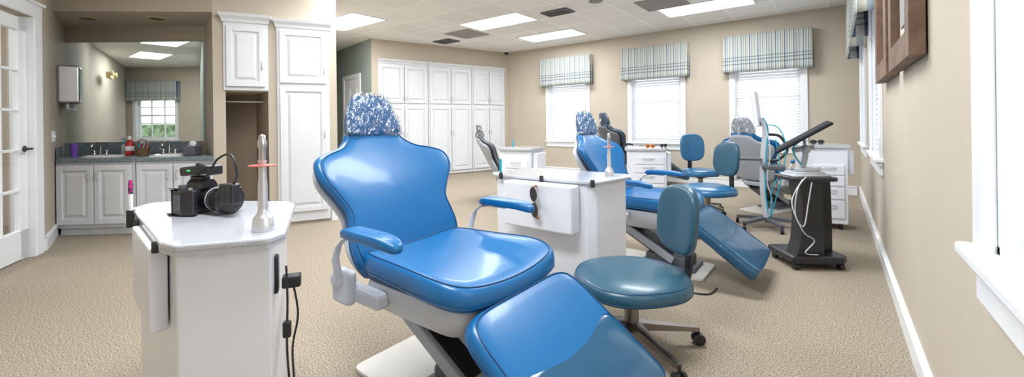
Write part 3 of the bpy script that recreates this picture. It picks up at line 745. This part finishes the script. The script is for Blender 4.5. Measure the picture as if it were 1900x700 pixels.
B().lathe([(.006,.078),(.006,.084)],(.035,-.058,0),16).obj('shutter_button','steel',cam)
B().box((.0,-.0755,.04),(.03,.003,.045),.001).obj('port_cover','dgrey',cam)
b=B(); b.box((.158,-.03,.066),(.055,.03,.062),.005); b.box((.145,-.01,.066),(.02,.05,.03),.003); b.box((.172,-.047,.066),(.018,.006,.05),.002); b.obj('macro_flash','black',cam)
b=B(); b.lathe([(.037,.108),(.045,.11),(.045,.126),(.033,.126)],(0,0,.042),32,X=RX); b.obj('ring_mount','black',cam)
cable([(.06,-.01,.14),(.09,-.015,.168),(.14,-.02,.185),(.178,-.03,.168),(.188,-.03,.12),(.172,-.03,.095)],.0034,cam)
# ---- mid cart
z=.75
c2=T('instrument_cart','white laminate cart with grey speckled top and hanging bin','cart',(0,0,0))
P=[(-1.87,2.20),(-1.14,2.20),(-1.09,2.24),(-1.04,2.58),(-1.08,2.66),(-1.80,2.70),(-1.90,2.62),(-1.93,2.26)]
B().prism(P,z-.02,z,.006).obj('worktop','granite',c2)
B().prism(inset(P,.93),0,z-.02,.006).obj('body','laminate',c2)
B().box((-1.455,2.155,.585),(.50,.10,.28),.010,2).obj('side_bin','laminate',c2)
for x in(-1.80,-1.47,-1.115): B().lathe([(.013,.72),(.013,.760),(.010,.763)],(x,2.195,0),16).obj('tool_holder','rubber',c2,label='black rubber tool holder cup')
e=T('marker_pen','blue capped pen standing at cart corner','pen',(-1.80,2.195,.765)); B().lathe([(.008,0),(.008,.09),(.004,.1)],n=12).obj('pen_barrel','teal2',e); B().lathe([(.009,.09),(.009,.13)],n=12).obj('pen_cap','white',e)
def glasses(loc,rz,tilt,label,fm='black',lm='black',tm='black'):
    e=T('safety_glasses',label,'glasses',loc,rz); e.rotation_euler=(tilt[0],tilt[1],rz)
    for s_ in(-1,1):
        b=B(); ring=[(s_*.033+.028*math.cos(t),0,.02*math.sin(t)) for t in [i*math.pi/10 for i in range(21)]]; b.tube(ring,.003,8); b.obj('frame_rim',fm,e)
        B().loft([[(s_*.033+.027*k*math.cos(t),.001*j,.019*k*math.sin(t)) for t in [i*math.pi/10 for i in range(20)]] for j,k in((0,1),(1,.98))]).obj('lens',lm,e)
        b=B(); b.tube([(s_*.062,0,.005),(s_*.068,.04,.008),(s_*.066,.10,.004),(s_*.062,.13,-.02)],.0035,8,smooth=4); b.obj('temple',tm,e)
    B().tube([(-.006,0,.006),(0,-.002,.01),(.006,0,.006)],.003,8).obj('bridge',fm,e)
    return e
e=glasses((-1.44,2.065,.62),0,(0,0,0),'black sunglasses with amber temples hanging on cart bin',tm='amber'); e.rotation_euler=(math.radians(0),math.radians(84),math.radians(-22)); e.scale=(1.45,.25,1.7)
glasses((-1.90,5.38,.775),cf,(0,0,0),'orange safety glasses lying on drawer cart','orange','amber','orange')
glasses((-1.80,5.60,.775),cf+.5,(0,0,0),'dark sunglasses lying on drawer cart')
glasses((-.15,5.33,.865),cf-.3,(0,0,0),'dark sunglasses lying on drawer cart')
e=T('marker_pen','blue pen standing on drawer cart','pen',(-3.2,4.15,.792)); B().lathe([(.008,0),(.008,.09),(.004,.1)],n=12).obj('pen_barrel','teal2',e)
# ---------------------------------------------------------------- scanner pedestal
sp=T('scanner_pedestal','black two-column rolling pedestal with tilted flat screen on top','equipment stand',(-.19,3.9,0),cf)
b=B(); b.prism([(-.21,-.17),(.14,-.20),(.20,-.15),(.20,.15),(.14,.18),(-.19,.17)],.045,.10,.014); b.obj('base_platform','black',sp)
b=B()
r=[]
for zz,x0,x1 in((.09,-.165,.04),(.2,-.13,.04),(.35,-.115,.03),(.5,-.115,.03),(.64,-.14,.03)): r.append([(x0,-.14,zz),(x1,-.14,zz),(x1,-.02,zz),(x0,-.02,zz)])
b.loft(r,sm=False)
r=[]
for zz,x0,x1 in((.09,.0,.19),(.3,.01,.19),(.5,.0,.185),(.64,-.02,.18)): r.append([(x0,-.02,zz),(x1,-.02,zz),(x1,.15,zz),(x0,.15,zz)])
b.loft(r,sm=False); b.obj('column','black',sp)
B().prism(selip(.165,.155,6,32),.64,.668,.006).obj('top_shelf','black',sp)
b=B(); b.prism(selip(.14,.105,6,32),.668,.686,.006); b.prism(selip(.12,.085,5,32),.684,.702,.006); b.prism(selip(.08,.06,4,32,(.02,.0)),.70,.728,.010); b.obj('keyboard_unit','lgrey',sp,label='light grey keyboard base unit')
b=B(); b.tube([(0,.02,.73),(.02,.02,.81),(.01,.0,.86)],.02,14); b.lathe([(.0,-.035),(.025,-.025),(.035,0),(.025,.025),(.0,.035)],(.01,0,.87),20); b.tube([(-.07,.03,.86),(.06,-.02,.885)],.018,14); b.tube([(.01,0,.87),(0,0,.945)],.012,10); b.obj('screen_arm','grey',sp)
R_=(math.radians(3),math.radians(-33),math.radians(-33))
b=B(); b.box((-.01,0,.965),(.41,.28,.020),.009,3,rot=R_); b.obj('screen_housing','screen',sp)
nv=Euler(R_).to_matrix()@Vector((0,0,1))
b=B(); b.box(Vector((-.01,0,.965))+nv*.0112,(.37,.24,.003),rot=R_); b.obj('screen_panel','screen',sp)
for x,y in((-.17,-.14),(.14,-.16),(.16,.12),(-.15,.13)):
    B().tube([(x-.015,y,.025),(x+.015,y,.025)],.025,16).tube([(x,y,.03),(x,y,.05)],.008).obj('caster','black',sp)
cable([(-.12,-.15,.66),(-.22,-.18,.5),(-.17,-.22,.3),(-.06,-.18,.22),(-.12,-.17,.13),(-.02,-.16,.11)],.004,sp,m='lgrey')
cable([(-.1,-.16,.68),(-.19,-.2,.6),(-.21,-.2,.42),(-.15,-.2,.33),(-.1,-.18,.5),(-.06,-.16,.64)],.004,sp,m='lgrey')
cable([(.02,.03,.72),(-.06,.0,.80),(-.10,-.02,.88),(-.05,-.02,.93)],.006,sp,m='teal2')
# ---------------------------------------------------------------- white scanner tower
tw=T('scanner_tower','white and turquoise rolling equipment tower with monitor','equipment tower',(-.58,4.95,0),cf-.5)
b=B()
for k in range(5):
    a=2*math.pi*k/5+.2; ca,sa=math.cos(a),math.sin(a)
    b.loft([[(ca*q-sa*w*sx,sa*q+ca*w*sx,zz+.014*sz) for sx,sz in((-1,-1),(1,-1),(1,1),(-1,1))] for q,w,zz in((.0,.035,.10),(.27,.02,.07))],sm=False)
b.obj('star_base','dgrey',tw)
for k in range(5):
    a=2*math.pi*k/5+.2; x,y=.27*math.cos(a),.27*math.sin(a); B().tube([(x-.015,y,.026),(x+.015,y,.026)],.026,16).tube([(x,y,.03),(x,y,.07)],.007).obj('caster','black',tw)
b=B(); pts=[(.02,0,.09),(-.01,0,.4),(.0,0,.75),(.02,0,1.0),(-.02,0,1.12)]
cs=cat(pts,4,False)
rg=[[(p_.x+dx,dy,p_.z) for dx,dy in((-.03,-.04),(.01,-.045),(.01,.045),(-.03,.04))] for p_ in cs]
b.loft(rg,sm=False); b.obj('tower_column','lgrey',tw)
b=B(); rg=[[(p_.x+dx,dy,p_.z) for dx,dy in((.01,-.046),(.022,-.046),(.022,.046),(.01,.046))] for p_ in cs]; b.loft(rg,sm=False); b.obj('column_accent','teal2',tw)
b=B(); b.box((-.06,-.02,1.21),(.03,.28,.36),.012,3,rot=(0,-.10,-.15)); b.obj('monitor','laminate',tw)
b=B(); b.box((-.077,-.02,1.21),(.004,.24,.31),.0,rot=(0,-.10,-.15)); b.obj('monitor_screen','screengrey',tw)
b=B(); b.tube([(.03,0,.95),(.14,0,.93),(.2,0,.80),(.13,0,.70),(.03,0,.68)],.014,10,smooth=5); b.obj('push_handle','black',tw)
b=B(); b.box((.08,-.02,.62),(.20,.16,.05),.015); b.box((-.12,-.02,.70),(.20,.14,.03),.012); b.obj('tray','dgrey',tw)
cable([(.0,-.05,1.1),(.05,-.09,.8),(.02,-.09,.5),(.06,-.08,.3),(.03,-.05,.12)],.005,tw,m='lgrey'); cable([(.1,-.05,.9),(.13,-.09,.6),(.06,-.1,.4),(.05,-.06,.15)],.005,tw,m='teal2')
cable([(.02,-.05,1.05),(.12,-.08,1.02),(.18,-.09,.85),(.16,-.09,.6),(.09,-.09,.3),(.05,-.06,.12)],.005,tw,m='teal2')
# floor power cables
e=T('floor_cable','black power cable looping on carpet beneath chair','cable',(-.80,2.80,.006))
cable([(0,.1,0),(.06,.0,0),(.16,.03,0),(.18,.15,.0)],.006,e)
# ---------------------------------------------------------------- world
w=bpy.data.worlds.new('w'); sc.world=w; w.use_nodes=True; N=w.node_tree.nodes; L=w.node_tree.links
bg=N['Background']; bg.inputs['Strength'].default_value=3.0
tc=N.new('ShaderNodeTexCoord'); s3=N.new('ShaderNodeSeparateXYZ'); L.new(tc.outputs['Generated'],s3.inputs[0])
r=N.new('ShaderNodeValToRGB'); e=r.color_ramp.elements; e[0].position=.48; e[0].color=(.45,.46,.44,1); e[1].position=.53; e[1].color=(.88,.93,.98,1)
mm=N.new('ShaderNodeMath'); mm.operation='MULTIPLY_ADD'; mm.inputs[1].default_value=.5; mm.inputs[2].default_value=.5
L.new(s3.outputs['Z'],mm.inputs[0]); L.new(mm.outputs[0],r.inputs['Fac']); L.new(r.outputs[0],bg.inputs['Color'])
# ---------------------------------------------------------------- camera
cd=bpy.data.cameras.new('camera'); co=bpy.data.objects.new('camera',cd); sc.collection.objects.link(co); sc.camera=co
cd.sensor_width=36; cd.lens=36*775/1900; cd.shift_y=-(350-228)/1900; cd.clip_start=.03
mt=Matrix.Rotation(math.radians(YAW),4,'Z')@Matrix.Rotation(math.pi/2,4,'X')@Matrix.Rotation(math.radians(-.7),4,'Z')
co.matrix_world=Matrix.Translation((0,0,1.1))@mt
